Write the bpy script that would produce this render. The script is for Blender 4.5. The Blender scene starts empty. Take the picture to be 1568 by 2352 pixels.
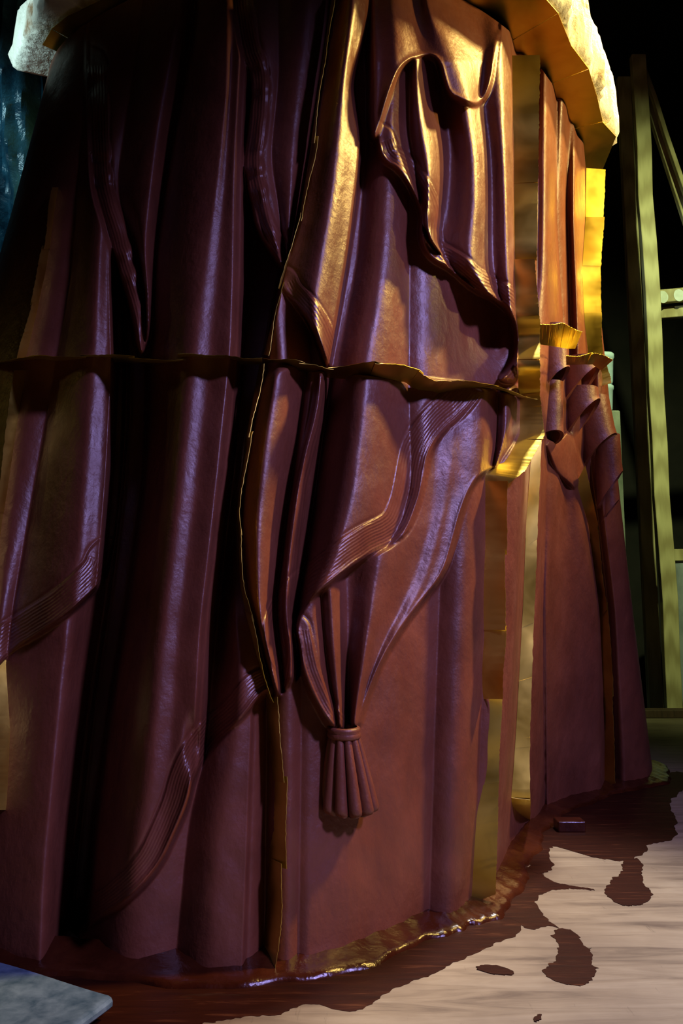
import bpy, math, random
import numpy as np
from mathutils import Vector

# ------------------------------------------------------------------ camera, world, lights, exposure
scene = bpy.context.scene
col = scene.collection
W, H = 1568, 2352
F = 1900.0                      # focal length in pixels
TH = math.atan(0.125)           # pitch up
HC = 0.70                       # camera height over the platform
CT, ST = math.cos(TH), math.sin(TH)
CAM = np.array([0.0, 0.0, HC])

cam_d = bpy.data.cameras.new('camera')
cam_d.sensor_fit = 'VERTICAL'
cam_d.sensor_height = 36.0
cam_d.sensor_width = 24.0
cam_d.lens = F / H * 36.0
cam_d.clip_start = 0.05
cam_o = bpy.data.objects.new('camera', cam_d)
cam_o.location = (0, 0, HC)
cam_o.rotation_euler = (math.pi / 2 + TH, 0, 0)
col.objects.link(cam_o)
scene.camera = cam_o

world = bpy.data.worlds.new('world')
scene.world = world
world.use_nodes = True
world.node_tree.nodes['Background'].inputs[0].default_value = (0.35, 0.40, 0.70, 1)
world.node_tree.nodes['Background'].inputs[1].default_value = 0.0015

def look(o, target):
    o.rotation_euler = (Vector(target) - Vector(o.location)).to_track_quat('-Z', 'Y').to_euler()

def area(name, loc, target, size, power, color, sy=None, spread=180):
    d = bpy.data.lights.new(name, 'AREA')
    d.energy = power; d.color = color; d.size = size
    d.spread = math.radians(spread)
    if sy:
        d.shape = 'RECTANGLE'; d.size_y = sy
    o = bpy.data.objects.new(name, d); o.location = loc
    col.objects.link(o); look(o, target)
    return o

def spot(name, loc, target, power, color, ang, blend, rad):
    d = bpy.data.lights.new(name, 'SPOT')
    d.energy = power; d.color = color; d.spot_size = math.radians(ang); d.spot_blend = blend
    d.shadow_soft_size = rad
    o = bpy.data.objects.new(name, d); o.location = loc
    col.objects.link(o); look(o, target)
    return o

# yellow work lamp high on the right, bluish daylight from behind the camera, added fill spot over the mould top
spot('work_lamp_light', (3.7, 2.7, 4.9), (0.72, 2.55, 2.2), 2100, (1.0, 0.66, 0.17), 37, 0.9, 0.22)
spot('daylight_light', (2.35, -0.7, 3.2), (0.32, 2.2, 0.34), 780, (0.46, 0.39, 1.0), 52, 1.0, 0.2)
spot('warm_fill_light', (4.4, 1.3, 2.7), (0.85, 2.65, 2.2), 1300, (1.0, 0.72, 0.24), 30, 1.0, 0.12)  # unseen warm fill, added to brighten the brass and far folds
spot('plaster_fill_light', (1.7, 3.3, 5.4), (0.72, 2.55, 2.6), 1700, (1.0, 0.95, 0.90), 30, 0.6, 0.15)  # added white spot that whitens the plaster, not a fitting of the room
spot('frame_fill_light', (2.3, 2.6, 4.6), (2.35, 6.2, 2.5), 720, (0.80, 1.0, 0.46), 70, 1.0, 0.08)  # added greenish fill for the posts, which the work lamp's cone misses
spot('left_shell_fill_light', (-3.6, 0.5, 2.2), (-1.0, 2.58, 2.66), 700, (0.66, 0.95, 0.92), 13, 0.5, 0.05)  # no skylight: narrow cool spot set low, added to brighten the left plaster
spot('tarp_fill_light', (-2.7, 2.7, 4.6), (-1.75, 4.1, 2.6), 90, (0.5, 0.9, 1.0), 46, 0.8, 0.1)  # fill added only to lift the tarpaulin out of the dark
spot('side_lamp_light', (-3.6, 2.3, 2.2), (-1.05, 2.05, 1.2), 4, (1.0, 0.66, 0.12), 26, 1.0, 0.1)

scene.view_settings.view_transform = 'Standard'
scene.view_settings.look = 'None'
scene.view_settings.gamma = 1.0
scene.view_settings.use_curve_mapping = False
scene.view_settings.exposure = -0.12

rng = np.random.default_rng(7)
random.seed(7)

# ------------------------------------------------------------------ projection helpers
def project(P):
    P = np.asarray(P, float)
    x = P[..., 0]; y = P[..., 1]; z = P[..., 2] - HC
    d = y * CT + z * ST
    d = np.where(d < 0.05, 0.05, d)
    u = -y * ST + z * CT
    return 784 + F * x / d, 1176 - F * u / d, d

def ray(px, py):
    xr = (px - 784) / F; yr = (1176 - py) / F
    return np.array([xr, CT - yr * ST, ST + yr * CT])

def at_depth(px, py, d):                # d = distance along the optical axis
    return CAM + ray(px, py) * d

def at_z(px, py, z):
    r = ray(px, py); return CAM + r * ((z - HC) / r[2])

def at_y(px, py, Y):
    r = ray(px, py); return CAM + r * (Y / r[1])

# ------------------------------------------------------------------ materials
MATS = {}
def nodes_of(name):
    m = bpy.data.materials.new(name); m.use_nodes = True
    nt = m.node_tree; b = nt.nodes['Principled BSDF']
    MATS[name] = m
    return m, nt, b

def noise(nt, scale, detail=4, rough=0.55, vec=None, dist=0.0):
    n = nt.nodes.new('ShaderNodeTexNoise')
    n.inputs['Scale'].default_value = scale; n.inputs['Detail'].default_value = detail
    n.inputs['Roughness'].default_value = rough; n.inputs['Distortion'].default_value = dist
    nt.links.new(vec if vec else mapping(nt), n.inputs['Vector'])
    return n

def mapping(nt, scale=(1, 1, 1), rot=(0, 0, 0)):
    tc = nt.nodes.new('ShaderNodeTexCoord'); mp = nt.nodes.new('ShaderNodeMapping')
    mp.inputs['Scale'].default_value = scale; mp.inputs['Rotation'].default_value = rot
    nt.links.new(tc.outputs['Object'], mp.inputs['Vector'])
    return mp.outputs['Vector']

def ramp(nt, fac, stops):
    r = nt.nodes.new('ShaderNodeValToRGB')
    el = r.color_ramp.elements
    el[0].position, el[0].color = stops[0][0], (*stops[0][1], 1)
    el[1].position, el[1].color = stops[-1][0], (*stops[-1][1], 1)
    for p, c in stops[1:-1]:
        e = el.new(p); e.color = (*c, 1)
    nt.links.new(fac, r.inputs['Fac'])
    return r.outputs['Color']

def bump(nt, h, strength, dist, prev=None):
    b = nt.nodes.new('ShaderNodeBump')
    b.inputs['Strength'].default_value = strength; b.inputs['Distance'].default_value = dist
    nt.links.new(h, b.inputs['Height'])
    if prev: nt.links.new(prev, b.inputs['Normal'])
    return b.outputs['Normal']

def clay(name, c1, c2, c3, rough, ribs=False, spec=0.5):
    m, nt, b = nodes_of(name)
    v = mapping(nt, (1, 1, 0.8))
    n1 = noise(nt, 6, 6, 0.6, v, 0.3)
    colr = ramp(nt, n1.outputs['Fac'], [(0.3, c1), (0.5, c2), (0.72, c3)])
    nt.links.new(colr, b.inputs['Base Color'])
    n2 = noise(nt, 14, 5, 0.65, v)
    rr = ramp(nt, n2.outputs['Fac'], [(0.3, (rough - 0.06,) * 3), (0.7, (rough + 0.1,) * 3)])
    nt.links.new(rr, b.inputs['Roughness'])
    b.inputs['Specular IOR Level'].default_value = spec
    n3 = noise(nt, 55, 6, 0.65)
    nrm = bump(nt, n3.outputs['Fac'], 0.22, 0.006)
    n4 = noise(nt, 16, 4, 0.55, mapping(nt, (1, 1, 0.7)))
    nrm = bump(nt, n4.outputs['Fac'], 0.38, 0.012, nrm)
    if ribs:
        a = nt.nodes.new('ShaderNodeAttribute'); a.attribute_name = 'across'
        al = nt.nodes.new('ShaderNodeAttribute'); al.attribute_name = 'along'
        nn = noise(nt, 10, 3, 0.5)
        ma = nt.nodes.new('ShaderNodeMath'); ma.operation = 'MULTIPLY_ADD'
        nt.links.new(nn.outputs['Fac'], ma.inputs[0]); ma.inputs[1].default_value = 9.0
        nt.links.new(a.outputs['Fac'], ma.inputs[2])
        mb = nt.nodes.new('ShaderNodeMath'); mb.operation = 'MULTIPLY'
        nt.links.new(ma.outputs[0], mb.inputs[0]); mb.inputs[1].default_value = 0.95
        sn = nt.nodes.new('ShaderNodeMath'); sn.operation = 'SINE'
        nt.links.new(mb.outputs[0], sn.inputs[0])
        nrm = bump(nt, sn.outputs[0], 0.24, 0.002, nrm)
    nt.links.new(nrm, b.inputs['Normal'])
    return m

CL = ((0.12, 0.034, 0.017), (0.16, 0.046, 0.023), (0.205, 0.062, 0.032))
clay('clay', *CL, 0.41, spec=0.6)
clay('clay_trim', *CL, 0.34, ribs=True, spec=0.6)
clay('clay_wet', (0.026, 0.005, 0.0015), (0.042, 0.009, 0.003), (0.075, 0.019, 0.006), 0.17)

def smear_mat():
    m, nt, b = nodes_of('clay_slip')
    v = mapping(nt, (3, 26, 1), (0, 0, -0.6))
    n1 = noise(nt, 2.2, 6, 0.65, v, 0.4)
    nt.links.new(ramp(nt, n1.outputs['Fac'], [(0.3, (0.017, 0.003, 0.001)), (0.58, (0.030, 0.006, 0.0018)), (0.8, (0.11, 0.036, 0.013))]), b.inputs['Base Color'])
    b.inputs['Roughness'].default_value = 0.55; b.inputs['Specular IOR Level'].default_value = 0.12
    nt.links.new(bump(nt, n1.outputs['Fac'], 0.3, 0.004), b.inputs['Normal'])
    # thin slip: bare board shows through between the brush strokes
    n2 = noise(nt, 1.3, 7, 0.7, mapping(nt, (4, 30, 1), (0, 0, -0.75)), 0.5)
    nt.links.new(ramp(nt, n2.outputs['Fac'], [(0.60, (1, 1, 1)), (0.76, (0.55, 0.55, 0.55))]), b.inputs['Alpha'])
smear_mat()

def brass_mat():
    m, nt, b = nodes_of('brass')
    n1 = noise(nt, 6, 3, 0.5, None, 0.6)
    nt.links.new(ramp(nt, n1.outputs['Fac'], [(0.3, (0.62, 0.43, 0.05)), (0.6, (0.86, 0.68, 0.12))]), b.inputs['Base Color'])
    b.inputs['Metallic'].default_value = 1.0
    nt.links.new(ramp(nt, n1.outputs['Fac'], [(0.3, (0.34,) * 3), (0.7, (0.5,) * 3)]), b.inputs['Roughness'])
    n2 = noise(nt, 16, 3, 0.5)
    n2.inputs['Scale'].default_value = 5
    nt.links.new(bump(nt, n2.outputs['Fac'], 0.06, 0.02), b.inputs['Normal'])
brass_mat()

def simple(name, c1, c2, scale, rough, bstr=0.3, bdist=0.01, vec=None, metallic=0.0, detail=6):
    m, nt, b = nodes_of(name)
    v = mapping(nt, vec) if vec else None
    n1 = noise(nt, scale, detail, 0.62, v, 0.3)
    nt.links.new(ramp(nt, n1.outputs['Fac'], [(0.32, c1), (0.68, c2)]), b.inputs['Base Color'])
    b.inputs['Roughness'].default_value = rough
    b.inputs['Metallic'].default_value = metallic
    nt.links.new(bump(nt, n1.outputs['Fac'], bstr, bdist), b.inputs['Normal'])
    return m
def plaster_mat():
    m, nt, b = nodes_of('plaster')
    n1 = noise(nt, 7, 6, 0.65, None, 0.4)
    nt.links.new(ramp(nt, n1.outputs['Fac'], [(0.30, (0.22, 0.13, 0.07)), (0.40, (0.66, 0.64, 0.58)), (0.7, (0.84, 0.84, 0.80))]), b.inputs['Base Color'])
    b.inputs['Roughness'].default_value = 0.85
    n2 = noise(nt, 24, 6, 0.6)
    nt.links.new(bump(nt, n2.outputs['Fac'], 0.6, 0.02), b.inputs['Normal'])
plaster_mat()
simple('pale_plastic', (0.42, 0.55, 0.62), (0.60, 0.74, 0.82), 6, 0.4)
simple('grey_concrete', (0.15, 0.17, 0.13), (0.36, 0.38, 0.30), 4, 0.85)
simple('grey_cloth', (0.30, 0.33, 0.36), (0.48, 0.50, 0.52), 5, 0.8)
simple('dark_wall', (0.010, 0.008, 0.007), (0.025, 0.019, 0.016), 2, 0.9)
simple('dark_timber', (0.05, 0.025, 0.012), (0.10, 0.05, 0.025), 6, 0.7, vec=(8, 1, 1))
simple('paint_white', (0.60, 0.60, 0.50), (0.8, 0.8, 0.7), 14, 0.6)
simple('blue_tarp', (0.01, 0.05, 0.10), (0.06, 0.22, 0.32), 7, 0.22, 0.6, 0.03)
simple('sheet_zinc', (0.05, 0.11, 0.17), (0.20, 0.32, 0.42), 26, 0.38, 0.08, 0.003, None, 0.2, 9)

def wood(name, c1, c2, vscale, rough):
    m, nt, b = nodes_of(name)
    v = mapping(nt, vscale)
    n0 = noise(nt, 1.4, 3, 0.5, v)
    wv = nt.nodes.new('ShaderNodeTexWave')
    wv.wave_type = 'RINGS'; wv.inputs['Scale'].default_value = 1.6; wv.inputs['Distortion'].default_value = 5.0
    wv.inputs['Detail'].default_value = 4; wv.inputs['Detail Scale'].default_value = 1.2
    nt.links.new(v, wv.inputs['Vector'])
    mx = nt.nodes.new('ShaderNodeMix'); mx.data_type = 'FLOAT'; mx.inputs[0].default_value = 0.55
    nt.links.new(wv.outputs['Fac'], mx.inputs[2]); nt.links.new(n0.outputs['Fac'], mx.inputs[3])
    nt.links.new(ramp(nt, mx.outputs[0], [(0.2, c1), (0.75, c2)]), b.inputs['Base Color'])
    b.inputs['Roughness'].default_value = rough
    nt.links.new(bump(nt, mx.outputs[0], 0.15, 0.004), b.inputs['Normal'])
wood('pine', (0.34, 0.26, 0.11), (0.60, 0.50, 0.25), (6, 6, 0.7), 0.6)

def plywood_mat():
    m, nt, b = nodes_of('plywood')
    v = mapping(nt, (1.2, 9, 1), (0, 0, 0.12))
    n1 = noise(nt, 2.5, 7, 0.62, v, 0.8)
    c = ramp(nt, n1.outputs['Fac'], [(0.25, (0.11, 0.072, 0.042)), (0.48, (0.27, 0.205, 0.12)), (0.75, (0.36, 0.29, 0.18))])
    n2 = noise(nt, 1.6, 5, 0.6)
    c2 = ramp(nt, n2.outputs['Fac'], [(0.32, (0.42, 0.36, 0.36)), (0.62, (1, 1, 1))])
    mx = nt.nodes.new('ShaderNodeMix'); mx.data_type = 'RGBA'; mx.blend_type = 'MULTIPLY'; mx.inputs[0].default_value = 0.8
    nt.links.new(c, mx.inputs[6]); nt.links.new(c2, mx.inputs[7])
    # dark scuffs and pencil-like scratches
    v3 = mapping(nt, (40, 5, 1), (0, 0, -0.35))
    n3 = noise(nt, 1.0, 5, 0.7, v3)
    c3 = ramp(nt, n3.outputs['Fac'], [(0.28, (0.45, 0.40, 0.38)), (0.36, (1, 1, 1))])
    mx2 = nt.nodes.new('ShaderNodeMix'); mx2.data_type = 'RGBA'; mx2.blend_type = 'MULTIPLY'; mx2.inputs[0].default_value = 0.7
    nt.links.new(mx.outputs[2], mx2.inputs[6]); nt.links.new(c3, mx2.inputs[7])
    nt.links.new(mx2.outputs[2], b.inputs['Base Color'])
    b.inputs['Roughness'].default_value = 0.6
    nt.links.new(bump(nt, n1.outputs['Fac'], 0.25, 0.006), b.inputs['Normal'])
plywood_mat()

# ------------------------------------------------------------------ object helpers
def link(o, parent=None):
    col.objects.link(o)
    if parent: o.parent = parent
    return o

def mesh_obj(name, verts, faces, mat, parent=None, smooth=False):
    me = bpy.data.meshes.new(name)
    me.from_pydata([tuple(map(float, v)) for v in verts], [], [tuple(f) for f in faces])
    me.materials.append(MATS[mat]); me.update()
    if smooth:
        me.polygons.foreach_set('use_smooth', [True] * len(me.polygons))
    return link(bpy.data.objects.new(name, me), parent)

def empty(name, loc=(0, 0, 0)):
    o = bpy.data.objects.new(name, None); o.location = loc
    o.empty_display_size = 0.1
    return link(o)

def tag(o, label=None, cat=None, group=None, kind=None):
    if label: o['label'] = label
    if cat: o['category'] = cat
    if group: o['group'] = group
    if kind: o['kind'] = kind
    return o

def bevel(o, w, seg=2):
    m = o.modifiers.new('bevel', 'BEVEL'); m.width = w; m.segments = seg; m.limit_method = 'ANGLE'

BOXF = [(0, 3, 2, 1), (4, 5, 6, 7), (0, 1, 5, 4), (1, 2, 6, 5), (2, 3, 7, 6), (3, 0, 4, 7)]
def box(name, x0, x1, y0, y1, z0, z1, mat, parent=None, bev=0):
    v = [(x0, y0, z0), (x1, y0, z0), (x1, y1, z0), (x0, y1, z0), (x0, y0, z1), (x1, y0, z1), (x1, y1, z1), (x0, y1, z1)]
    o = mesh_obj(name, v, BOXF, mat, parent)
    if bev: bevel(o, bev)
    return o

def grid_faces(nu, nv):                  # index = i*nv + j
    i, j = np.meshgrid(np.arange(nu - 1), np.arange(nv - 1), indexing='ij')
    a = (i * nv + j).ravel()
    return np.stack([a, a + nv, a + nv + 1, a + 1], 1)

def slab(name, top, nrm, th, nu, nv, mat, parent=None, smooth=True):
    """closed thin sheet from a grid of points and an offset direction"""
    top = np.asarray(top, float).reshape(-1, 3)
    bot = top + np.asarray(nrm) * th
    f = grid_faces(nu, nv)
    n = len(top)
    faces = [tuple(r) for r in f] + [tuple(r[::-1] + n) for r in f]
    ring = [i * nv for i in range(nu)] + [(nu - 1) * nv + j for j in range(1, nv)] + \
           [i * nv + nv - 1 for i in range(nu - 2, -1, -1)] + [j for j in range(nv - 2, 0, -1)]
    for k in range(len(ring)):
        a, b = ring[k], ring[(k + 1) % len(ring)]
        faces.append((b, a, a + n, b + n))
    o = mesh_obj(name, np.vstack([top, bot]), faces, mat, parent, smooth)
    if smooth: o.data.set_sharp_from_angle(angle=0.6)
    return o

# ------------------------------------------------------------------ setting
CX0, CX1, PY0, PY1 = -3.2, 3.4, -2.6, 5.95
fl = box('floor', CX0, CX1, PY0, PY1, -0.16, -0.019, 'dark_timber'); tag(fl, kind='structure')
for (x0, x1, y0, y1) in [(-3.2, -0.9, -2.6, 1.47), (-0.897, 1.54, -2.6, 1.47), (1.543, 3.4, -2.6, 1.47),
                         (-3.2, -0.3, 1.473, 3.9), (-0.297, 3.4, 1.473, 3.9), (-3.2, 0.9, 3.903, 5.95), (0.903, 3.4, 3.903, 5.95)]:
    box('plywood_sheet', x0, x1, y0, y1, -0.018, 0.0, 'plywood', fl, 0.001)
gr = box('floor_ground', -8, 9, -6, 12, -0.5, -0.4, 'dark_wall'); tag(gr, kind='structure')
tag(box('wall_back', -8, 9, 9.6, 9.8, -0.4, 7.5, 'dark_wall'), kind='structure')
tag(box('ceiling', -8, 9, -6, 9.8, 7.5, 7.7, 'dark_wall'), kind='structure')
tag(box('wall_left', -8.2, -8, -6, 9.8, -0.4, 7.5, 'dark_wall'), kind='structure')
tag(box('wall_right', 9, 9.2, -6, 9.8, -0.4, 7.5, 'dark_wall'), kind='structure')

# ------------------------------------------------------------------ the draped clay statue: base body
ZT = 2.46
COLS = [  # bottom (x,y), top (x,y), optional mid offset
    ((-1.65, 3.1), (-1.10, 3.1), (0, 0)),
    ((-1.42, 2.35), (-1.02, 2.68), (0, 0)),
    ((-1.05, 1.95), (-0.86, 2.36), (0, 0)),
    ((-0.60, 1.80), (-0.48, 2.12), (0, 0)),
    ((-0.13, 1.75), (-0.05, 2.03), (-0.04, 0)),
    ((0.19, 1.99), (0.28, 2.14), (0.02, 0)),
    ((0.34, 2.13), (0.53, 2.33), (0.05, 0)),
    ((0.50, 2.56), (0.68, 2.53), (0, 0)),
    ((0.70, 3.03), (0.78, 2.68), (0, 0)),
    ((1.05, 3.44), (0.865, 2.85), (0, 0)),
    ((1.33, 3.67), (0.92, 2.97), (0, 0)),
    ((1.40, 4.2), (0.88, 3.3), (0, 0)),
    ((0.8, 4.9), (0.5, 3.6), (0, 0)),
    ((-0.7, 4.8), (-0.5, 3.6), (0, 0)),
]
NC = len(COLS)
def ring_at(s, z):
    """s: (n,), z: (m,) -> (n,m,2), periodic Catmull-Rom over columns, quadratic in z"""
    t = z / ZT
    B = np.array([c[0] for c in COLS], float); T = np.array([c[1] for c in COLS], float); M = np.array([c[2] for c in COLS], float)
    i = np.floor(s).astype(int); f = s - i
    w = [(-f + 2 * f**2 - f**3) / 2, (2 - 5 * f**2 + 3 * f**3) / 2, (f + 4 * f**2 - 3 * f**3) / 2, (-f**2 + f**3) / 2]
    def cr(A):
        return sum(w[k][:, None] * A[(i + k - 1) % NC] for k in range(4))
    b, tt, mm = cr(B), cr(T), cr(M)
    return (b[:, None, :] * (1 - t)[None, :, None] + tt[:, None, :] * t[None, :, None]
            + mm[:, None, :] * (4 * t * (1 - t))[None, :, None])

# choose column samples so that they are about 2.4 px apart where the camera sees them
sd = np.linspace(0, NC, 12000, endpoint=False)
pts = []
for zz in (0.2, 1.2, 2.2):
    r = ring_at(sd, np.array([zz]))[:, 0, :]
    pts.append(project(np.concatenate([r, np.full((len(r), 1), zz)], 1))[0])
step = np.max([np.abs(np.gradient(p)) for p in pts], 0)
vis = (sd > 1.0) & (sd < 10.6)
dens = np.where(vis, np.maximum(step / 2.4, 1 / 60.), 1 / 60.)
cum = np.concatenate([[0], np.cumsum(dens)[:-1]])
ns = int(cum[-1])
S = np.interp(np.linspace(0, cum[-1], ns, endpoint=False), cum, sd)
Z = np.linspace(0, ZT, 800)
ns, nz = len(S), len(Z)
XY = ring_at(S, Z)
P = np.empty((ns, nz, 3)); P[..., :2] = XY; P[..., 2] = Z[None, :]
PX, PY, PD = project(P)
print('grid', ns, nz)

# ------------------------------------------------------------------ folds (profile lines measured on the photograph)
YS = np.arange(-400, 2900, 4.0)
def smooth1(a, sig):
    k = int(sig * 3); x = np.arange(-k, k + 1); g = np.exp(-(x / sig)**2 / 2); g /= g.sum()
    return np.convolve(np.pad(a, k, mode='edge'), g, 'valid')

def line(pts, h, sharp=False):
    """pts: (y,x) or (y,x,h)"""
    pts = sorted(pts)
    ys = [p[0] for p in pts]; xs = [p[1] for p in pts]
    hs = [p[2] if len(p) > 2 else h for p in pts]
    return (smooth1(np.interp(YS, ys, xs), 9), smooth1(np.interp(YS, ys, hs), 9), sharp)

def profile(lines, X, Y):
    out = np.zeros_like(X)
    yi = np.clip((Y - YS[0]) / 4.0, 0, len(YS) - 1.001)
    i0 = yi.astype(int); fr = yi - i0
    def ev(a): return a[i0] * (1 - fr) + a[i0 + 1] * fr
    xs = [ev(l[0]) for l in lines]; hs = [ev(l[1]) for l in lines]
    out[:] = hs[0]
    for k in range(len(lines) - 1):
        a, b = xs[k], xs[k + 1]
        m = X >= a
        t = np.clip((X - a) / np.maximum(b - a, 1.0), 0, 1)
        sa, sb = lines[k][2], lines[k + 1][2]
        if sa and not sb: w = np.sin(t * math.pi / 2)
        elif sb and not sa: w = 1 - np.cos(t * math.pi / 2)
        elif sa and sb: w = t
        else: w = t * t * (3 - 2 * t)
        out = np.where(m, hs[k] + (hs[k + 1] - hs[k]) * w, out)
    return out

def chaikin(p, n=2, closed=False):
    p = np.asarray(p, float)
    for _ in range(n):
        if closed:
            q = np.roll(p, -1, 0)
            p = np.stack([p * .75 + q * .25, p * .25 + q * .75], 1).reshape(-1, 2)
        else:
            a, b = p[:-1], p[1:]
            mid = np.stack([a * .75 + b * .25, a * .25 + b * .75], 1).reshape(-1, 2)
            p = np.vstack([p[:1], mid, p[-1:]])
    return p

def seg_dist(X, Y, pl, closed):
    pl = np.asarray(pl, float)
    n = len(pl) if closed else len(pl) - 1
    best = np.full(X.shape, 1e9); along = np.zeros(X.shape); acc = 0.0
    for k in range(n):
        a = pl[k]; b = pl[(k + 1) % len(pl)]
        d = b - a; L2 = d @ d + 1e-9; L = math.sqrt(L2)
        t = np.clip(((X - a[0]) * d[0] + (Y - a[1]) * d[1]) / L2, 0, 1)
        q = np.hypot(X - a[0] - t * d[0], Y - a[1] - t * d[1])
        m = q < best
        along = np.where(m, acc + t * L, along); best = np.where(m, q, best); acc += L
    return best, along

def inside(X, Y, pl):
    r = np.zeros(X.shape, bool); pl = np.asarray(pl, float)
    for k in range(len(pl)):
        a = pl[k]; b = pl[(k + 1) % len(pl)]
        if a[1] == b[1]: continue
        c = ((a[1] > Y) != (b[1] > Y))
        r ^= c & (X < (b[0] - a[0]) * (Y - a[1]) / (b[1] - a[1]) + a[0])
    return r

front = (S > 0.6) & (S < 10.9)
FI = np.where(front)[0]
X = PX[FI].ravel(); Y = PY[FI].ravel()
sss = np.repeat(S[FI], nz)

# --- under robe
U = [
    line([(0, -320)], -0.03), line([(0, -40), (2240, -60)], 0.01),
    line([(0, 180), (1400, 150), (2000, 95), (2240, 85)], 0.055),
    line([(0, 300), (1350, 245), (1600, 205), (1900, 170), (2200, 150)], -0.2, True),
    line([(0, 420), (1800, 330), (2150, 300)], 0.015),
    line([(0, 500), (1700, 475), (1900, 432), (2240, 400)], -0.03, True),
    line([(0, 545), (1700, 545), (1900, 505), (2240, 485)], 0.03),
    line([(0, 570), (1650, 576), (2240, 556)], 0.022),
    line([(0, 578), (1650, 584), (2240, 564)], 0.0),
    line([(0, 600), (1700, 612), (2240, 606)], -0.05, True),
    line([(0, 640, 0.03), (700, 635, 0.04), (900, 650, .03), (1700, 665, .02), (2240, 660, .016)], 0.02),
    line([(0, 700, -.07), (840, 715, -.08), (1000, 690, -.03), (1600, 692, .004), (2240, 684, .0)], -0.03, True),
    line([(0, 760, -.05), (840, 760, -.05), (1500, 720, .014), (2240, 712, .012)], 0.0),
    line([(0, 830, -.05), (300, 845, -.06), (600, 820, -.05), (840, 775, -.04), (1100, 780, 0), (1600, 800, .014)], -0.05, True),
    line([(300, 900, .03), (600, 890, .055), (850, 850, .055), (1100, 860, .0), (1600, 900, .004)], 0.05),
    line([(400, 940, .0), (850, 938, .0), (1200, 950, -.01), (1600, 955, -.008)], 0.0, True),
    line([(500, 985, .02), (850, 985, .025), (1200, 985, -.012), (2100, 968, -.012)], 0.02),
    line([(600, 1060, -.04), (800, 1075, -.05), (880, 1060, -.01), (1200, 1015, -.016), (1600, 1000, -.016), (2100, 985, -.016)], -0.03, True),
    line([(600, 1140, -.08), (800, 1140, -.09), (900, 1090, -.01), (1100, 1078, .03), (1200, 1070, .03), (1600, 1055, .03), (2100, 1036, .026)], 0.04),
    line([(600, 1185, -.08), (900, 1150, -.03), (1100, 1120, -.03), (1600, 1106, -.03), (2100, 1084, -.03)], -0.03, True),
    line([(600, 1215, -.03), (1100, 1184, .02), (1600, 1174, .02), (2000, 1152, .02)], 0.02),
    line([(600, 1232, -.03), (1000, 1218, -.03), (1500, 1202, -.03), (2000, 1166, -.03)], -0.03, True),
    line([(200, 1256, .04), (800, 1262, .04), (1100, 1236, .03), (1500, 1232, .035), (1860, 1232, .035)], 0.03),
    line([(200, 1278, -.02), (500, 1276, -.02), (800, 1296, -.02), (1100, 1252, -.005), (1400, 1246, -.01), (1860, 1251, -.03)], -0.01, True),
    line([(200, 1300, .02), (400, 1290, .0), (800, 1304, -.01), (1080, 1282, .025), (1350, 1254, .012), (1860, 1258, .0)], 0.01),
    line([(200, 1312, -.005), (400, 1298, -.02), (800, 1310, -.015), (1080, 1300, .0), (1400, 1290, .0), (1860, 1300, .0)], -0.01),
    line([(200, 1330, .04), (500, 1318, .045), (800, 1330, .045), (1100, 1316, .02), (1250, 1342, .03), (1400, 1368, .025), (1800, 1380, .02)], 0.04),
    line([(200, 1346, .0), (800, 1352, .0), (1050, 1335, -.06), (1200, 1352, -.05), (1400, 1382, -.05), (1800, 1387, -.04)], -0.04, True),
    line([(200, 1352, -.02), (800, 1362, -.02), (1050, 1352, -.06), (1200, 1376, -.05), (1400, 1398, -.05), (1800, 1412, -.05)], -0.05, True),
    line([(200, 1362, -.02), (1050, 1380, .0), (1200, 1390, .0), (1400, 1416, .0), (1800, 1440, .0)], 0.0),
    line([(200, 1420, -.02), (1400, 1470, .0), (1800, 1510, .0)], 0.0),
]
D = profile(U, X, Y)
far = np.clip((X - 1205) / 20, 0, 1) * np.clip(np.abs(Y - 1010) / 110, 0, 1)
D = D * (1 + 0.8 * far)
layer_id = np.zeros(X.shape, np.int16)          # which cloth layer shows
trim_id = np.zeros(X.shape, np.int16)
across = np.zeros(X.shape); along_a = np.zeros(X.shape)

def layer(idx, poly, lines, lift=0.0, w=6.0, gain=1.0, nch=2):
    """cloth lying over what is below: inside the outline the surface follows its own fold lines"""
    global D
    pl = chaikin(poly, nch, True)
    x0, y0 = pl.min(0) - 60; x1, y1 = pl.max(0) + 60
    m = np.where((X > x0) & (X < x1) & (Y > y0) & (Y < y1))[0]
    xs, ys = X[m], Y[m]
    d, _ = seg_dist(xs, ys, pl, True)
    ins = inside(xs, ys, pl)
    sgn = np.where(ins, d, -d)
    t = np.clip((sgn + w) / (2 * w), 0, 1); t = t * t * (3 - 2 * t)
    if callable(lines): L = lines(xs, ys)
    else: L = profile(lines, xs, ys) * gain
    # round the edge over like thick cloth
    e = np.clip(sgn / 16.0, 0, 1)
    L = L + lift * (np.clip((ys + 120) / 260, 0.1, 1) if lift > 0.1 else 1) - 0.012 * (1 - e)**2
    D[m] = D[m] * (1 - t) + L * t
    layer_id[m] = np.where(ins, idx, layer_id[m])
    trim_id[m] = np.where(ins, 0, trim_id[m])

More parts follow.
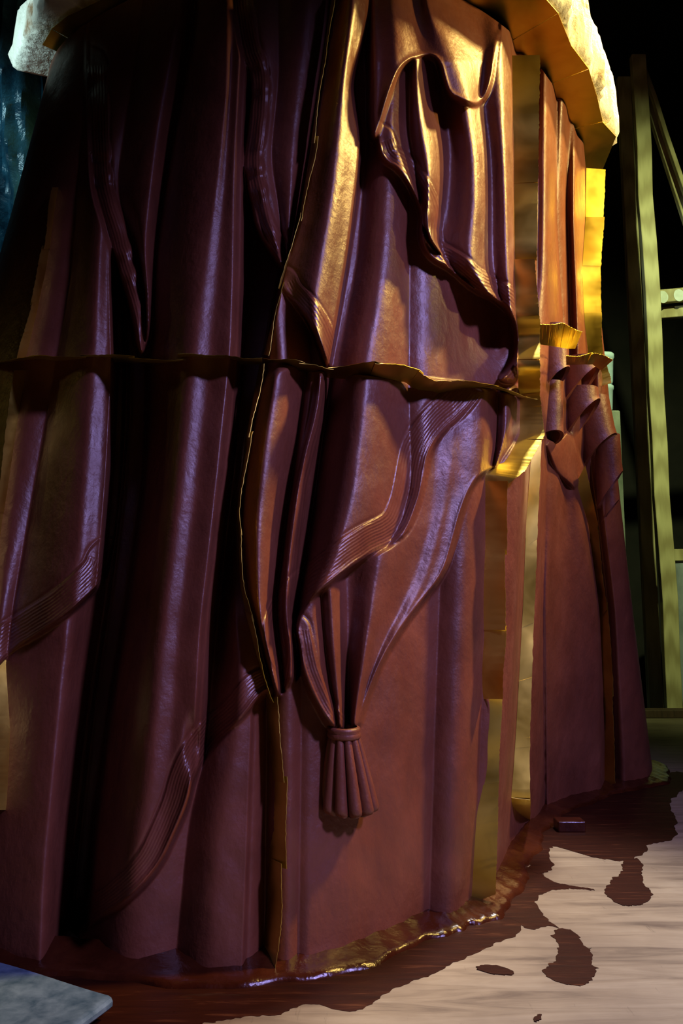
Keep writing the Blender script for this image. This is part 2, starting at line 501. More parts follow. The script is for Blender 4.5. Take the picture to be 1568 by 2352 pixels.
def hem(idx, pl, lay, width, roll=0.008, rw=7.0, wave=0.0):
    """rolled edge and ribbed band along a hem, on the named layer"""
    pl = chaikin(pl, 2)
    x0, y0 = pl.min(0) - width - 30; x1, y1 = pl.max(0) + width + 30
    m = np.where((X > x0) & (X < x1) & (Y > y0) & (Y < y1))[0]
    d, al = seg_dist(X[m], Y[m], pl, False)
    on = layer_id[m] == lay
    D[m] += np.where(on, roll * np.exp(-((d - rw * 0.9) / rw)**2), 0)
    if width:
        D[m] += np.where(on, -0.004 * np.exp(-((d - width) / 3.5)**2), 0)
        D[m] += np.where(on & (d < width), 0.004 * np.clip((width - d) / 4, 0, 1), 0)
        D[m] += np.where(on & (d < width), wave * np.sin(al / 13.0 + 1.5 * np.sin(al / 37.0)), 0)
        L = al.max() + 1e-6
        on2 = on & (d < width) & (al > 0) & (al < L)
        trim_id[m] = np.where(on2, idx, trim_id[m])
        across[m] = np.where(on2, d, across[m]); along_a[m] = np.where(on2, al, along_a[m])

# --- left mantle, lower tiers and upper tiers
LM = [
    line([(0, -320)], -0.03), line([(0, -40), (2240, -150)], -0.03, True),
    line([(0, 150), (450, 115), (800, 60), (1200, 10), (2240, -60)], 0.03),
    line([(0, 195), (300, 190), (640, 165), (884, 120), (1285, 49), (1440, 22), (2240, -40)], -0.01, True),
    line([(0, 250), (400, 235), (700, 218), (850, 205), (1150, 182), (1350, 168), (1800, 130)], 0.075),
    line([(0, 300), (300, 275), (600, 250), (850, 256), (1100, 243), (1350, 222), (1600, 184), (1900, 146), (2200, 122)], 0.035),
    line([(0, 318), (300, 290), (600, 264), (850, 274), (1100, 261), (1350, 238), (1600, 200), (1900, 160), (2200, 135)], -0.26),
    line([(0, 350), (300, 330), (600, 310), (850, 334), (1100, 326), (1350, 292), (1600, 250), (1900, 208), (2200, 182)], -0.28),
    line([(0, 366), (300, 348), (600, 332), (850, 350), (1100, 342), (1400, 300), (1700, 254), (2000, 220), (2200, 200)], -0.10, True),
    line([(0, 520), (200, 520), (400, 498), (600, 468), (800, 442), (1000, 424), (1200, 402), (1400, 377), (1600, 357), (1800, 342), (2000, 310), (2240, 290)], 0.075),
    line([(0, 542), (400, 520), (600, 505), (800, 490), (1000, 468), (1200, 446), (1400, 420), (1600, 405), (2240, 360)], 0.055),
    line([(0, 555), (400, 535), (600, 533), (800, 528), (920, 514), (1250, 480), (1450, 457), (1600, 450), (2240, 400)], 0.062),
    line([(0, 572), (300, 556), (600, 552), (800, 546), (1000, 530), (1200, 505), (1400, 478), (1560, 466), (2240, 420)], 0.02),
    line([(0, 590, -.22), (300, 578, -.22), (600, 574, -.22), (800, 562, -.22), (1000, 545, -.22), (1200, 522, -.2), (1400, 500, -.14), (1560, 485, -.1), (2240, 440, -.1)], -0.2),
    line([(0, 640, -.22), (800, 592, -.22), (1000, 566, -.22), (1200, 544, -.18), (1400, 540, -.03), (1560, 560, .02), (2240, 520, .0)], -0.2),
    line([(0, 760, -.2), (800, 660, -.2), (1000, 630, -.2), (1200, 600, -.15), (1400, 590, -.02), (1600, 640, -.02)], -0.1),
]
layer(1, [(-330, -120), (330, -120), (300, 300), (275, 600), (290, 830), (282, 1100), (255, 1320), (175, 1400), (100, 1452), (20, 1500), (-50, 1600), (-330, 1700)], LM, 0.03)
hem(1, [(262, 1300), (250, 1330), (175, 1402), (100, 1454), (20, 1500), (-50, 1600)], 1, 70)
layer(2, [(300, -120), (800, -120), (740, 150), (700, 450), (640, 650), (612, 830), (575, 1000), (552, 1180), (562, 1350), (600, 1500), (632, 1590),
          (600, 1597), (560, 1652), (505, 1697), (470, 1742), (447, 1792), (432, 1850), (402, 1920), (370, 1990), (310, 2060), (232, 2110), (190, 2150), (150, 2160),
          (180, 1900), (214, 1600), (252, 1350), (282, 1100), (298, 850), (272, 600), (300, 300)], LM, 0.03)
hem(2, [(632, 1585), (600, 1597), (560, 1652), (505, 1697), (470, 1742), (447, 1792), (432, 1850), (402, 1920), (370, 1990), (310, 2060), (232, 2110), (190, 2150)], 2, 62, 0.012)
# dark tuck in the lower left hem
m = np.exp(-(((X - 445) / 16)**2 + ((Y - 1705) / 48)**2)); D -= 0.05 * m
# hanging strips in the upper left
SA = [line([(0, 195), (330, 200), (520, 235), (640, 270), (812, 310)], 0.01),
      line([(0, 260), (440, 235), (560, 275), (700, 315), (812, 325)], 0.03),
      line([(0, 330), (440, 265), (560, 315), (700, 335), (812, 333)], -0.01, True),
      line([(0, 405), (100, 388), (300, 355), (560, 328), (700, 342), (812, 340)], 0.05),
      line([(0, 470), (180, 432), (350, 397), (520, 370), (700, 352), (812, 345)], -0.06)]
layer(3, [(200, -120), (202, 200), (205, 330), (212, 440), (240, 520), (275, 640), (300, 720), (315, 815), (338, 815), (350, 700), (368, 520), (395, 350), (430, 180), (470, -120)], SA, 0.012)
hem(3, [(202, 150), (205, 330), (212, 440), (240, 520), (275, 640), (300, 720), (315, 812)], 3, 48, wave=0.007)
SB = [line([(0, 530), (100, 545), (180, 575), (290, 568), (370, 555), (470, 572), (610, 640)], 0.01),
      line([(0, 570), (180, 610), (290, 600), (370, 585), (470, 605), (610, 650)], 0.04),
      line([(0, 640), (180, 640), (370, 620), (470, 640), (610, 655)], 0.0, True),
      line([(0, 700), (300, 670), (610, 660)], 0.03), line([(0, 780), (300, 725), (610, 665)], -0.03)]
layer(4, [(525, -120), (545, 100), (577, 180), (568, 290), (555, 370), (572, 470), (590, 540), (640, 612), (655, 620), (692, 490), (722, 320), (772, -30), (775, -120)], SB, 0.02)
hem(4, [(530, -50), (545, 100), (577, 180), (568, 290), (555, 370), (572, 470), (590, 540), (640, 612)], 4, 48, wave=0.007)

# --- right of the seam: gathered sheet that ends in the tassel
GA = [line([(0, 640)], -0.01), line([(1400, 672), (1470, 680), (1560, 704), (1660, 758)], 0.03),
      line([(1330, 715), (1470, 720), (1560, 735), (1660, 770)], 0.035),
      line([(1330, 735), (1450, 742), (1560, 755), (1660, 776)], 0.008, True),
      line([(1000, 700), (1330, 758), (1500, 768), (1660, 782)], 0.04),
      line([(1000, 760), (1330, 795), (1500, 798), (1660, 797)], -0.028),
      line([(950, 900), (1150, 900), (1330, 868), (1500, 838), (1660, 812)], 0.038),
      line([(900, 1000), (1000, 1000), (1200, 985), (1330, 945), (1420, 905), (1500, 865), (1660, 819)], 0.016),
      line([(900, 1040), (1000, 1050), (1150, 1030), (1330, 985), (1420, 930), (1500, 882), (1660, 823)], 0.028),
      line([(900, 1100), (1000, 1105), (1080, 1100), (1200, 1062), (1330, 1030), (1660, 834)], 0.04),
      line([(900, 1140), (1000, 1142), (1070, 1136), (1200, 1100), (1660, 860)], -0.03, True),
      line([(900, 1166), (1000, 1168), (1660, 900)], 0.02), line([(900, 1196), (1660, 950)], -0.02)]
layer(5, [(700, 870), (1198, 880), (1198, 990), (1142, 1072), (1112, 1086), (1086, 1115), (1062, 1172), (1045, 1240), (1022, 1320), (965, 1390), (900, 1480), (860, 1560), (834, 1635), (824, 1676), (758, 1676),
          (735, 1640), (705, 1580), (688, 1530), (670, 1460), (640, 1300)], GA, 0.025, gain=1.2)
hem(15, [(1142, 1072), (1112, 1086), (1086, 1115), (1062, 1172), (1045, 1240), (1022, 1320), (965, 1390), (900, 1480), (860, 1560), (834, 1635), (824, 1670)], 5, 0, 0.008, 5)
hem(5, [(672, 1450), (688, 1530), (705, 1580), (735, 1640), (758, 1668)], 5, 44)
m = np.exp(-((X - 1110) / 6)**2) * 0
# --- mantle with the wide ribbed band below the cross seam
MB_ = [line([(0, 560)], 0.0), line([(830, 612), (1000, 577), (1180, 553), (1350, 564), (1500, 602), (1590, 632)], -0.01),
       line([(830, 640), (1000, 612), (1200, 590), (1400, 592), (1590, 634)], 0.055),
       line([(850, 704), (1000, 686), (1200, 656), (1300, 645), (1400, 630), (1480, 640), (1590, 652)], -0.04, True),
       line([(850, 722), (1000, 700), (1200, 662), (1300, 652), (1400, 640), (1480, 652), (1590, 656)], 0.0),
       line([(850, 738), (950, 730), (1050, 696), (1200, 672), (1300, 660), (1420, 655), (1500, 672), (1590, 664)], 0.025),
       line([(850, 762), (1000, 740), (1200, 712), (1350, 690), (1400, 676), (1590, 690)], -0.12, True),
       line([(850, 850), (1000, 835), (1150, 815), (1300, 770), (1390, 715), (1590, 700)], 0.062),
       line([(850, 936), (1000, 940), (1100, 945), (1200, 925), (1300, 860), (1590, 720)], 0.004, True),
       line([(850, 990), (1000, 985), (1100, 972), (1200, 945), (1590, 740)], 0.03),
       line([(850, 1030), (960, 1050), (1100, 990), (1590, 760)], 0.02), line([(850, 1100), (1590, 790)], 0.02)]
H5 = [(1100, 915), (1062, 958), (1030, 985), (992, 1030), (980, 1090), (970, 1150), (945, 1215), (915, 1245), (850, 1276), (790, 1320), (722, 1370), (690, 1402), (674, 1440), (686, 1490), (690, 1540), (668, 1572), (640, 1596)]
layer(6, [(612, 830), (760, 850), (1000, 872), (1110, 892)] + H5 + [(632, 1594), (600, 1500), (562, 1350), (552, 1180), (577, 1000)], MB_, 0.03, gain=1.15)
hem(6, H5[:14], 6, 74, 0.010)
hem(7, [(742, 870), (732, 950), (704, 1050), (684, 1150), (668, 1300), (660, 1420), (676, 1500), (662, 1575)], 6, 17, 0.004)
# --- mantle roll along the upper right of the seam
RO = [line([(0, 770), (320, 720), (500, 690), (650, 645), (840, 735)], 0.0),
      line([(0, 812), (200, 786), (400, 768), (600, 738), (700, 716), (840, 746)], 0.065),
      line([(0, 845), (190, 806), (330, 826), (600, 794), (840, 752)], 0.03), line([(0, 862), (190, 815), (330, 836), (600, 802), (840, 760)], -0.03)]
layer(7, [(776, -120), (862, -120), (845, 60), (808, 180), (812, 230), (831, 330), (822, 430), (801, 580), (778, 720), (763, 800), (753, 850), (735, 800), (715, 752), (688, 712), (655, 678), (644, 655), (692, 490), (722, 320), (772, -30)], RO, 0.04, gain=1.3)
hem(8, [(644, 655), (655, 678), (688, 712), (715, 752), (735, 800), (753, 848)], 7, 46)
# --- upper right mantle with rope edge
M1 = [line([(0, 850)], 0.0), line([(100, 900), (330, 866), (450, 945), (560, 965), (700, 1150), (800, 1182)], 0.015),
      line([(200, 905), (330, 895), (450, 955), (560, 966), (700, 1160), (800, 1184)], 0.026),
      line([(200, 940), (330, 935), (450, 968), (560, 970), (700, 1166), (800, 1185)], 0.002),
      line([(200, 955), (300, 966), (360, 984), (450, 984), (560, 975), (700, 1168), (800, 1186)], 0.05),
      line([(200, 1010), (350, 1035), (500, 1022), (600, 1000), (660, 1085), (720, 1172), (800, 1187)], -0.03),
      line([(250, 1070), (350, 1090), (500, 1092), (600, 1075), (660, 1105), (720, 1174), (800, 1188)], 0.04),
      line([(200, 1100), (350, 1125), (500, 1128), (600, 1125), (700, 1150), (800, 1188)], 0.006),
      line([(50, 1146), (300, 1156), (500, 1164), (640, 1168), (740, 1178), (830, 1186)], 0.055),
      line([(50, 1172), (300, 1178), (600, 1186), (900, 1196)], -0.02, True), line([(50, 1215), (900, 1230)], -0.03)]
H4 = [(862, 330), (875, 368), (915, 395), (945, 438), (968, 490), (962, 550), (985, 598), (1035, 620), (1080, 664), (1140, 690), (1175, 725), (1188, 770), (1187, 812), (1166, 850), (1140, 874)]
layer(8, [(868, 100), (1176, -120), (1182, 300), (1188, 600), (1198, 760), (1198, 880)] + H4[::-1], M1, 0.045, gain=1.4)
hem(9, H4, 8, 50, 0.014, 7, wave=0.003)
FLP = [line([(0, 835)], -0.04), line([(0, 860), (150, 870), (330, 864)], -0.01), line([(0, 905), (150, 918), (260, 884)], 0.02),
       line([(0, 960), (130, 965), (260, 1010)], 0.005), line([(0, 975), (60, 1000), (150, 1050), (240, 1080)], 0.035),
       line([(0, 1080), (60, 1105), (150, 1112), (240, 1102)], -0.02), line([(0, 1148), (150, 1138), (240, 1116)], 0.01), line([(0, 1180)], -0.03)]
HF = [(862, 330), (880, 265), (905, 190), (925, 152), (960, 131), (1003, 131), (1017, 190), (1030, 220), (1060, 233), (1095, 246), (1113, 230), (1131, 190), (1139, 130), (1149, 80)]
layer(9, [(845, -120), (1152, -120)] + HF[::-1] + [(846, 300), (850, 150)], FLP, 0.11, 7, gain=1.5)
hem(16, HF, 9, 0, 0.012, 6)

# --- far side: rolled cloth ends stacked under the girdle
def tube(x0, x1, h, tilt=0.0, yref=0.0):
    def f(xs, ys):
        c = (x0 + x1) / 2 + (ys - yref) * tilt
        t = np.clip((xs - c) / ((x1 - x0) / 2), -1, 1)
        return h + 0.07 * (np.sqrt(1 - t * t * 0.92) - 1)
    return f
layer(16, [(1248, 1010), (1286, 1010), (1305, 985), (1328, 1040), (1346, 1082), (1322, 1126), (1306, 1112), (1280, 1090), (1266, 1060)], tube(1236, 1340, 0.07, .3, 1040), 0, 4, nch=1)

# fade to the plain body where the camera cannot see
fade = np.clip((sss - 0.6) / 0.4, 0, 1) * np.clip((10.9 - sss) / 0.7, 0, 1)
D *= fade
D += 0.0014 * np.sin(X * 0.031 + 3 * np.sin(Y * 0.011)) * np.sin(Y * 0.023 + 2 * np.sin(X * 0.017)) * fade

Pf = P[FI].reshape(-1, 3)
dirs = CAM - Pf
dirs /= np.linalg.norm(dirs, axis=1)[:, None]
Pn = Pf + dirs * D[:, None]
Pn[:, 2] = np.clip(Pn[:, 2], 0.0, ZT - 0.014)
PA = P.copy(); PA[FI] = Pn.reshape(len(FI), nz, 3)

# light smoothing along both directions to take the stair-steps off
for _ in range(1):
    Q = PA.copy()
    Q[1:-1] = PA[1:-1] * 0.5 + (PA[:-2] + PA[2:]) * 0.25
    Q[:, 1:-1] = Q[:, 1:-1] * 0.5 + (Q[:, :-2] + Q[:, 2:]) * 0.25
    PA = Q
PA[:, 0, 2] = 0.0

# normals of the whole skin, so that parts meet without a crease
du = np.roll(PA, -1, 0) - np.roll(PA, 1, 0)
dv = np.gradient(PA, axis=1)
NR = np.cross(du, dv); NR /= np.linalg.norm(NR, axis=2)[..., None] + 1e-12

# depth map of the finished skin, used to seat the brass plates on it
DM = np.full((700, 520), 9.0)
px_, py_, pd_ = project(PA[FI])
ix = np.round((px_ + 240) / 4).astype(int).ravel(); iy = np.round((py_ + 160) / 4).astype(int).ravel()
ok = (ix >= 0) & (ix < 520) & (iy >= 0) & (iy < 700)
np.minimum.at(DM, (iy[ok], ix[ok]), pd_.ravel()[ok])
def skin_depth(px, py, r=1):
    a = int(round((py + 160) / 4)); b = int(round((px + 240) / 4))
    a = min(max(a, r), 699 - r); b = min(max(b, r), 519 - r)
    return float(np.median(DM[a - r:a + r + 1, b - r:b + r + 1]))

# ------------------------------------------------------------------ split the skin into parts
statue = empty('draped_statue', (0.0, 2.6, 0))
tag(statue, 'reddish-brown modelled clay robe of a huge draped figure, divided by brass seam plates', 'statue')
SO = np.array(statue.location)

lay_full = np.zeros((ns, nz), np.int16); lay_full[FI] = layer_id.reshape(len(FI), nz)
trm_full = np.zeros((ns, nz), np.int16); trm_full[FI] = trim_id.reshape(len(FI), nz)
acr_full = np.zeros((ns, nz), np.float32); acr_full[FI] = across.reshape(len(FI), nz)
alo_full = np.zeros((ns, nz), np.float32); alo_full[FI] = along_a.reshape(len(FI), nz)
# section id for the under robe: 100 left of seam, 101 right panel, 102 far side, 103 back
sec = np.full((ns, nz), 103, np.int16)
seam_y = [0, 500, 640, 820, 1000, 1200, 1600, 1900, 2240]
seam_x = [770, 690, 645, 610, 577, 552, 628, 648, 626]
sx = np.interp(PY, seam_y, seam_x)
fr2 = ((S > 0.6) & (S < 10.9))[:, None]
shx = np.interp(PY, [0, 900, 1000, 1110, 1600, 2080], [1180, 1190, 1190, 1115, 1105, 1082])
sec = np.where(fr2 & (PX < sx), 100, sec); sec = np.where(fr2 & (PX >= sx) & (PX < shx), 101, sec); sec = np.where(fr2 & (PX >= shx), 102, sec)
full = np.where(trm_full > 0, 200 + trm_full, np.where(lay_full > 0, lay_full, sec))
# cross seam splits the tall left cloth
full = np.where((full == 1) & (PY < 822), 21, full); full = np.where((full == 2) & (PY < 822), 22, full)
full = np.where((full == 102) & (PY < 830), 104, full)

ii, jj = np.meshgrid(np.arange(ns), np.arange(nz - 1), indexing='ij')
i2 = (ii + 1) % ns
quads = np.stack([ii * nz + jj, i2 * nz + jj, i2 * nz + jj + 1, ii * nz + jj + 1], -1).reshape(-1, 4)
FL = full[:, :nz - 1].copy()
def components(L):
    """one id for every connected patch of a cloth layer; slivers join the patch beside them"""
    runs = []; cols_ = []
    for i in range(L.shape[0]):
        c = np.flatnonzero(np.diff(L[i])) + 1
        b = np.concatenate([[0], c, [L.shape[1]]])
        cols_.append(list(range(len(runs), len(runs) + len(b) - 1)))
        runs += [(i, int(b[k]), int(b[k + 1]), int(L[i, b[k]])) for k in range(len(b) - 1)]
    par = list(range(len(runs)))
    def find(a):
        while par[a] != a:
            par[a] = par[par[a]]; a = par[a]
        return a
    for i in range(L.shape[0]):
        A, B = cols_[i], cols_[(i + 1) % L.shape[0]]
        p = q = 0
        while p < len(A) and q < len(B):
            ra, rb = runs[A[p]], runs[B[q]]
            if ra[3] == rb[3] and min(ra[2], rb[2]) > max(ra[1], rb[1]): par[find(A[p])] = find(B[q])
            if ra[2] <= rb[2]: p += 1
            else: q += 1
    size = {}
    for k, r in enumerate(runs): size[find(k)] = size.get(find(k), 0) + r[2] - r[1]
    return runs, find, size
for _ in range(3):
    runs, find, size = components(FL)
    for k, r in enumerate(runs):
        if size[find(k)] < 400: FL[r[0], r[1]:r[2]] = FL[r[0] - 1, r[1]:r[2]]
runs, find, size = components(FL)
seen = {}; CID = np.zeros(FL.shape, np.int32)
for k, r in enumerate(runs):
    f_ = find(k)
    if f_ not in seen: seen[f_] = len(seen)
    CID[r[0], r[1]:r[2]] = r[3] * 100 + seen[f_] % 100
flab = CID.reshape(-1)
VA = PA.reshape(-1, 3) - SO; NA = NR.reshape(-1, 3)
AC = acr_full.reshape(-1); AL = alo_full.reshape(-1)
NAME = {100: 'robe_panel', 101: 'robe_panel', 102: 'robe_panel', 103: 'robe_back', 104: 'robe_panel'}
PLAB = {100: 'dark folded robe panel left of the tall seam', 101: 'plain flat robe panel behind the tassel',
        102: 'smooth robe panels on the far side', 104: 'upright tube folds on the far side',
        5: 'cloth gathered down to the tassel', 8: 'upper mantle with rope-like wavy hem', 9: 'curled flap of the mantle',
        6: 'mantle with wide ribbed band and big tube fold', 7: 'golden lit roll of cloth along the tall seam'}
for lb in np.unique(flab):
    q = quads[flab == lb]
    uv, inv = np.unique(q, return_inverse=True)
    q = inv.reshape(-1, 4)
    lb = int(lb) // 100
    nm = NAME.get(lb, 'trim_band' if lb > 200 else ('rolled_fold' if 10 <= lb <= 16 else 'mantle_fold'))
    me = bpy.data.meshes.new(nm)
    me.vertices.add(len(uv)); me.loops.add(len(q) * 4); me.polygons.add(len(q))
    me.vertices.foreach_set('co', VA[uv].astype(np.float32).ravel())
    me.loops.foreach_set('vertex_index', q.astype(np.int32).ravel())
    me.polygons.foreach_set('loop_start', np.arange(0, len(q) * 4, 4, dtype=np.int32))
    me.polygons.foreach_set('use_smooth', np.ones(len(q), bool))
    me.update(calc_edges=True)
    if lb > 200:
        a = me.attributes.new('across', 'FLOAT', 'POINT'); a.data.foreach_set('value', AC[uv].astype(np.float32))
        a = me.attributes.new('along', 'FLOAT', 'POINT'); a.data.foreach_set('value', AL[uv].astype(np.float32))
    me.normals_split_custom_set_from_vertices(NA[uv].astype(np.float32))
    me.materials.append(MATS['clay_trim' if lb > 200 else 'clay'])
    o = link(bpy.data.objects.new(nm, me), statue)
    if lb in PLAB: o['label'] = PLAB[lb]

def part(name, verts, faces, mat, parent=None, smooth=True):
    pa = parent or statue
    off = SO
    return mesh_obj(name, np.asarray(verts) - off, faces, mat, pa, smooth)

# ------------------------------------------------------------------ cascade of hollow rolled folds on the far side
def roll(cx0, y0, cx1, yl, yr, r, depth, seg=30, nt_=10):
    """hollow roll of cloth hanging from y0, its mouth cut obliquely from yl (left) to yr (right)"""
    V = []; th = 0.010
    amax = 3.1
    for shell_ in (0, 1):
        for k in range(seg):
            a = -amax + 2 * amax * k / (seg - 1)
            rr = r * depth / F - th * shell_
            yb = yl + (yr - yl) * (math.sin(a) + 1) / 2 - math.cos(a) * r * 0.45
            for i in range(nt_):
                t = i / (nt_ - 1)
                y = y0 + (yb - y0) * t; cx = cx0 + (cx1 - cx0) * (y - y0) / ((yl + yr) / 2 - y0)
                c = at_depth(cx, y, depth)
                # lip at the mouth thickens a little
                f_ = 1 + 0.05 * max(0, (t - 0.8) / 0.2) * (1 if shell_ == 0 else -0.3)
                V.append(c + np.array([math.sin(a) * rr * f_, -math.cos(a) * rr * f_, 0]))
    n = seg * nt_
    Fc = [tuple(q) for q in grid_faces(seg, nt_)] + [tuple(q[::-1] + n) for q in grid_faces(seg, nt_)]
    for k in range(seg - 1):
        a = k * nt_ + nt_ - 1; b = a + nt_
        Fc.append((a, a + n, b + n, b))
        a = k * nt_; b = a + nt_
        Fc.append((b, b + n, a + n, a))
    for k in (0, seg - 1):
        for i in range(nt_ - 1):
            a = k * nt_ + i
            Fc.append((a, a + 1, a + 1 + n, a + n) if k == 0 else (a + 1, a, a + n, a + 1 + n))
    o = part('rolled_fold', V, Fc, 'clay')
    o.data.set_sharp_from_angle(angle=0.9)
    return o
d0 = skin_depth(1270, 830); d1 = skin_depth(1335, 860); d2 = skin_depth(1380, 980)
print('roll depths', d0, d1, d2)
roll(1268, 752, 1270, 912, 852, 36, d0 - 0.02)
roll(1330, 826, 1332, 935, 850, 44, d1 - 0.03)
roll(1262, 880, 1262, 1012, 1004, 30, d0 + 0.01)
roll(1330, 895, 1336, 1005, 925, 42, d1 - 0.01)
roll(1352, 915, 1376, 1075, 1005, 44, d2 + 0.0)
roll(1392, 1000, 1400, 1165, 1085, 30, d2 + 0.02)
roll(1396, 1060, 1400, 1200, 1150, 20, d2 + 0.06)

# ------------------------------------------------------------------ tassel
tc0 = np.array([793, 1684.]); tc1 = np.array([797, 1868.])
td = 0.5 * (skin_depth(735, 1700) + skin_depth(850, 1780))
TP0 = at_depth(790, 1690, td - 0.03); TP1 = at_depth(802, 1866, td - 0.035)
ax = TP1 - TP0; TL = np.linalg.norm(ax); ax /= TL
# outward normal of the panel it lies on
a_ = at_depth(860, 1780, skin_depth(860, 1780)); b_ = at_depth(740, 1780, skin_depth(740, 1780))
side = a_ - b_; side[2] = 0; side /= np.linalg.norm(side)
outn = np.cross(side, np.array([0, 0, 1.0])); outn /= np.linalg.norm(outn)
if outn[1] > 0: outn = -outn
side = np.array([1.0, 0.0, 0.0]) * 0.55 + side * 0.45; side /= np.linalg.norm(side)
outn = np.cross(side, -ax); outn /= np.linalg.norm(outn)
if outn[1] > 0: outn = -outn
pxm = td / F
tassel = bpy.data.objects.new('tassel', None); tassel.empty_display_size = .05
link(tassel, statue); tassel.location = TP0 - SO; tassel['label'] = 'fluted tassel hanging from the gathered cloth'
def tpart(name, v, f, mat='clay'):
    return mesh_obj(name, np.asarray(v) - TP0, f, mat, tassel, True)
def lobe(c_ang, half):
    """one strand: swollen wedge running down the bell"""
    nu, nv = 22, 11
    V = []
    for i in range(nu):
        t = i / (nu - 1)
        R = (35 + 36 * t**0.9) * pxm
        if t > 0.9: R *= math.sqrt(max(0.0, 1 - ((t - 0.9) / 0.1)**2 * 0.55))
        base = TP0 + ax * (TL * t)
        for j in range(nv):
            q = -1 + 2 * j / (nv - 1)
            ang = c_ang + half * q
            rr = R * (0.68 + 0.34 * math.sqrt(max(0, 1 - q * q)))
            V.append(base + side * (math.sin(ang) * rr) + outn * (math.cos(ang) * rr * 0.95))
    V = np.array(V)
    n = len(V); Fc = [tuple(r) for r in grid_faces(nu, nv)]
    core = np.array([TP0 + ax * (TL * min(1, i / (nu - 1) * 1.0)) for i in range(nu)])
    V = np.vstack([V, core])
    Fc += [tuple(n - nv + j for j in range(nv)) + (n + nu - 1,)]
    return V, Fc
K = 7
for k in range(K):
    an = -1.75 + 3.5 * k / (K - 1)
    v, f = lobe(an, 3.5 / (K - 1) / 2 * 1.04)
    tpart('tassel_strand', v, f)
# collar: rounded band with a groove
V = []; prof = [(-22, 31), (-20, 37), (-14, 38.5), (-10, 36), (-7, 38), (0, 38.5), (4, 36), (5, 28)]
nr = 28
for (h, r) in prof:
    for k in range(nr):
        a = 2 * math.pi * k / nr
        V.append(TP0 + ax * (h * pxm) + side * (math.sin(a) * r * pxm) + outn * (math.cos(a) * r * pxm * 1.0))
Fc = [(i * nr + k, i * nr + (k + 1) % nr, (i + 1) * nr + (k + 1) % nr, (i + 1) * nr + k) for i in range(len(prof) - 1) for k in range(nr)]
tpart('tassel_collar', V, Fc)

# ------------------------------------------------------------------ brass seam plates
def resample(pl, n):
    pl = np.asarray(pl, float); s = np.concatenate([[0], np.cumsum(np.hypot(*np.diff(pl, axis=0).T))])
    t = np.linspace(0, s[-1], n)
    return np.stack([np.interp(t, s, pl[:, 0]), np.interp(t, s, pl[:, 1])], 1)

def shims(root, edge, cuts, dz_edge=0.03, root_d=None, sink=0.012, dx=0, env=0, jag=0.5, mat='brass', edge_d=None, label=None):
    """plates standing on the clay along root (pixels), reaching out to edge; dz_edge = how much nearer the camera the outer edge is"""
    n = 96
    R = resample(root, n); E = resample(edge, n)
    if root_d is None:
        rd = np.array([skin_depth(p[0] + dx, p[1]) for p in R])
        if env:
            pe = np.pad(rd, env, mode='edge'); rd = np.array([pe[k:k + 2 * env + 1].min() for k in range(n)])
        rd = np.convolve(np.pad(rd, 14, mode='edge'), np.hanning(31)[1:-1] / np.hanning(31).sum(), 'valid')
    else:
        rd = np.interp(np.linspace(0, 1, n), np.linspace(0, 1, len(root_d)), root_d)
    dz = np.interp(np.linspace(0, 1, n), np.linspace(0, 1, len(dz_edge)), dz_edge) if hasattr(dz_edge, '__len__') else np.full(n, dz_edge)
    A = np.array([at_depth(p[0], p[1], d + sink) for p, d in zip(R, rd)])
    B = np.array([at_depth(p[0] + rng.normal(0, jag), p[1] + rng.normal(0, jag), d - k) for p, d, k in zip(E, rd, dz)])
    cuts = [0] + list(cuts) + [1]
    for c in range(len(cuts) - 1):
        i0 = max(0, int(cuts[c] * (n - 1)) - 1); i1 = min(n - 1, int(cuts[c + 1] * (n - 1)) + (1 if c < len(cuts) - 2 else 0))
        a = A[i0:i1 + 1]; b = B[i0:i1 + 1]
        m = len(a); nv = 5
        w = np.linspace(0, 1, nv)
        G = a[:, None, :] * (1 - w)[None, :, None] + b[:, None, :] * w[None, :, None]
        tang = np.gradient(a, axis=0) if m > 1 else a * 0
        nn = np.cross(tang.mean(0), (b - a).mean(0)); nn /= np.linalg.norm(nn) + 1e-9
        # each plate sits a little differently and is slightly buckled
        ph = rng.uniform(0, 6); amp = rng.uniform(0.0015, 0.0035)
        tt = np.linspace(0, 1, m)
        G += nn * ((amp * np.sin(tt * 5 + ph))[:, None] * w[None, :] + (rng.normal(0, .003) * w)[None, :])[..., None]
        G += nn * 0.0008 * (c % 2)
        o = slab('brass_plate', G - SO, nn, 0.0009, m, nv, mat, statue)
        if label: o['label'] = label

# tall seam (left face seen, edge catches light)
shims([(765, -30), (714, 340), (688, 500), (652, 640), (606, 815)], [(774, -30), (722, 340), (692, 500), (648, 650), (612, 815)], [.2, .42, .63, .82], 0.015, dx=40, sink=0.06)
shims([(596, 840), (566, 1000), (545, 1180), (553, 1350), (583, 1490), (612, 1600)], [(608, 835), (578, 1000), (553, 1180), (565, 1350), (600, 1495), (634, 1612)], [.22, .5, .75], 0.015, dx=42, sink=0.08)
shims([(612, 1600), (622, 1750), (622, 1900), (614, 2080), (598, 2225)], [(634, 1600), (650, 1750), (654, 1900), (649, 2080), (630, 2250)], [.3, .6], 0.03, dx=40, sink=0.04)
# cross seam, left and right
shims([(-60, 836), (20, 834), (90, 830), (300, 832), (450, 834), (602, 836)], [(-60, 822), (20, 824), (80, 817), (200, 814), (300, 818), (450, 819), (602, 822)], [.2, .38, .55, .72, .86], 0.045, env=11, sink=0.16)
shims([(606, 838), (690, 850), (760, 868), (850, 872), (930, 876), (958, 900), (1000, 906), (1060, 892), (1130, 890), (1192, 912)],
      [(606, 819), (680, 828), (750, 848), (862, 836), (930, 842), (960, 848), (1000, 874), (1090, 876), (1140, 884), (1236, 912)], [.14, .25, .42, .57, .68, .85], 0.06)
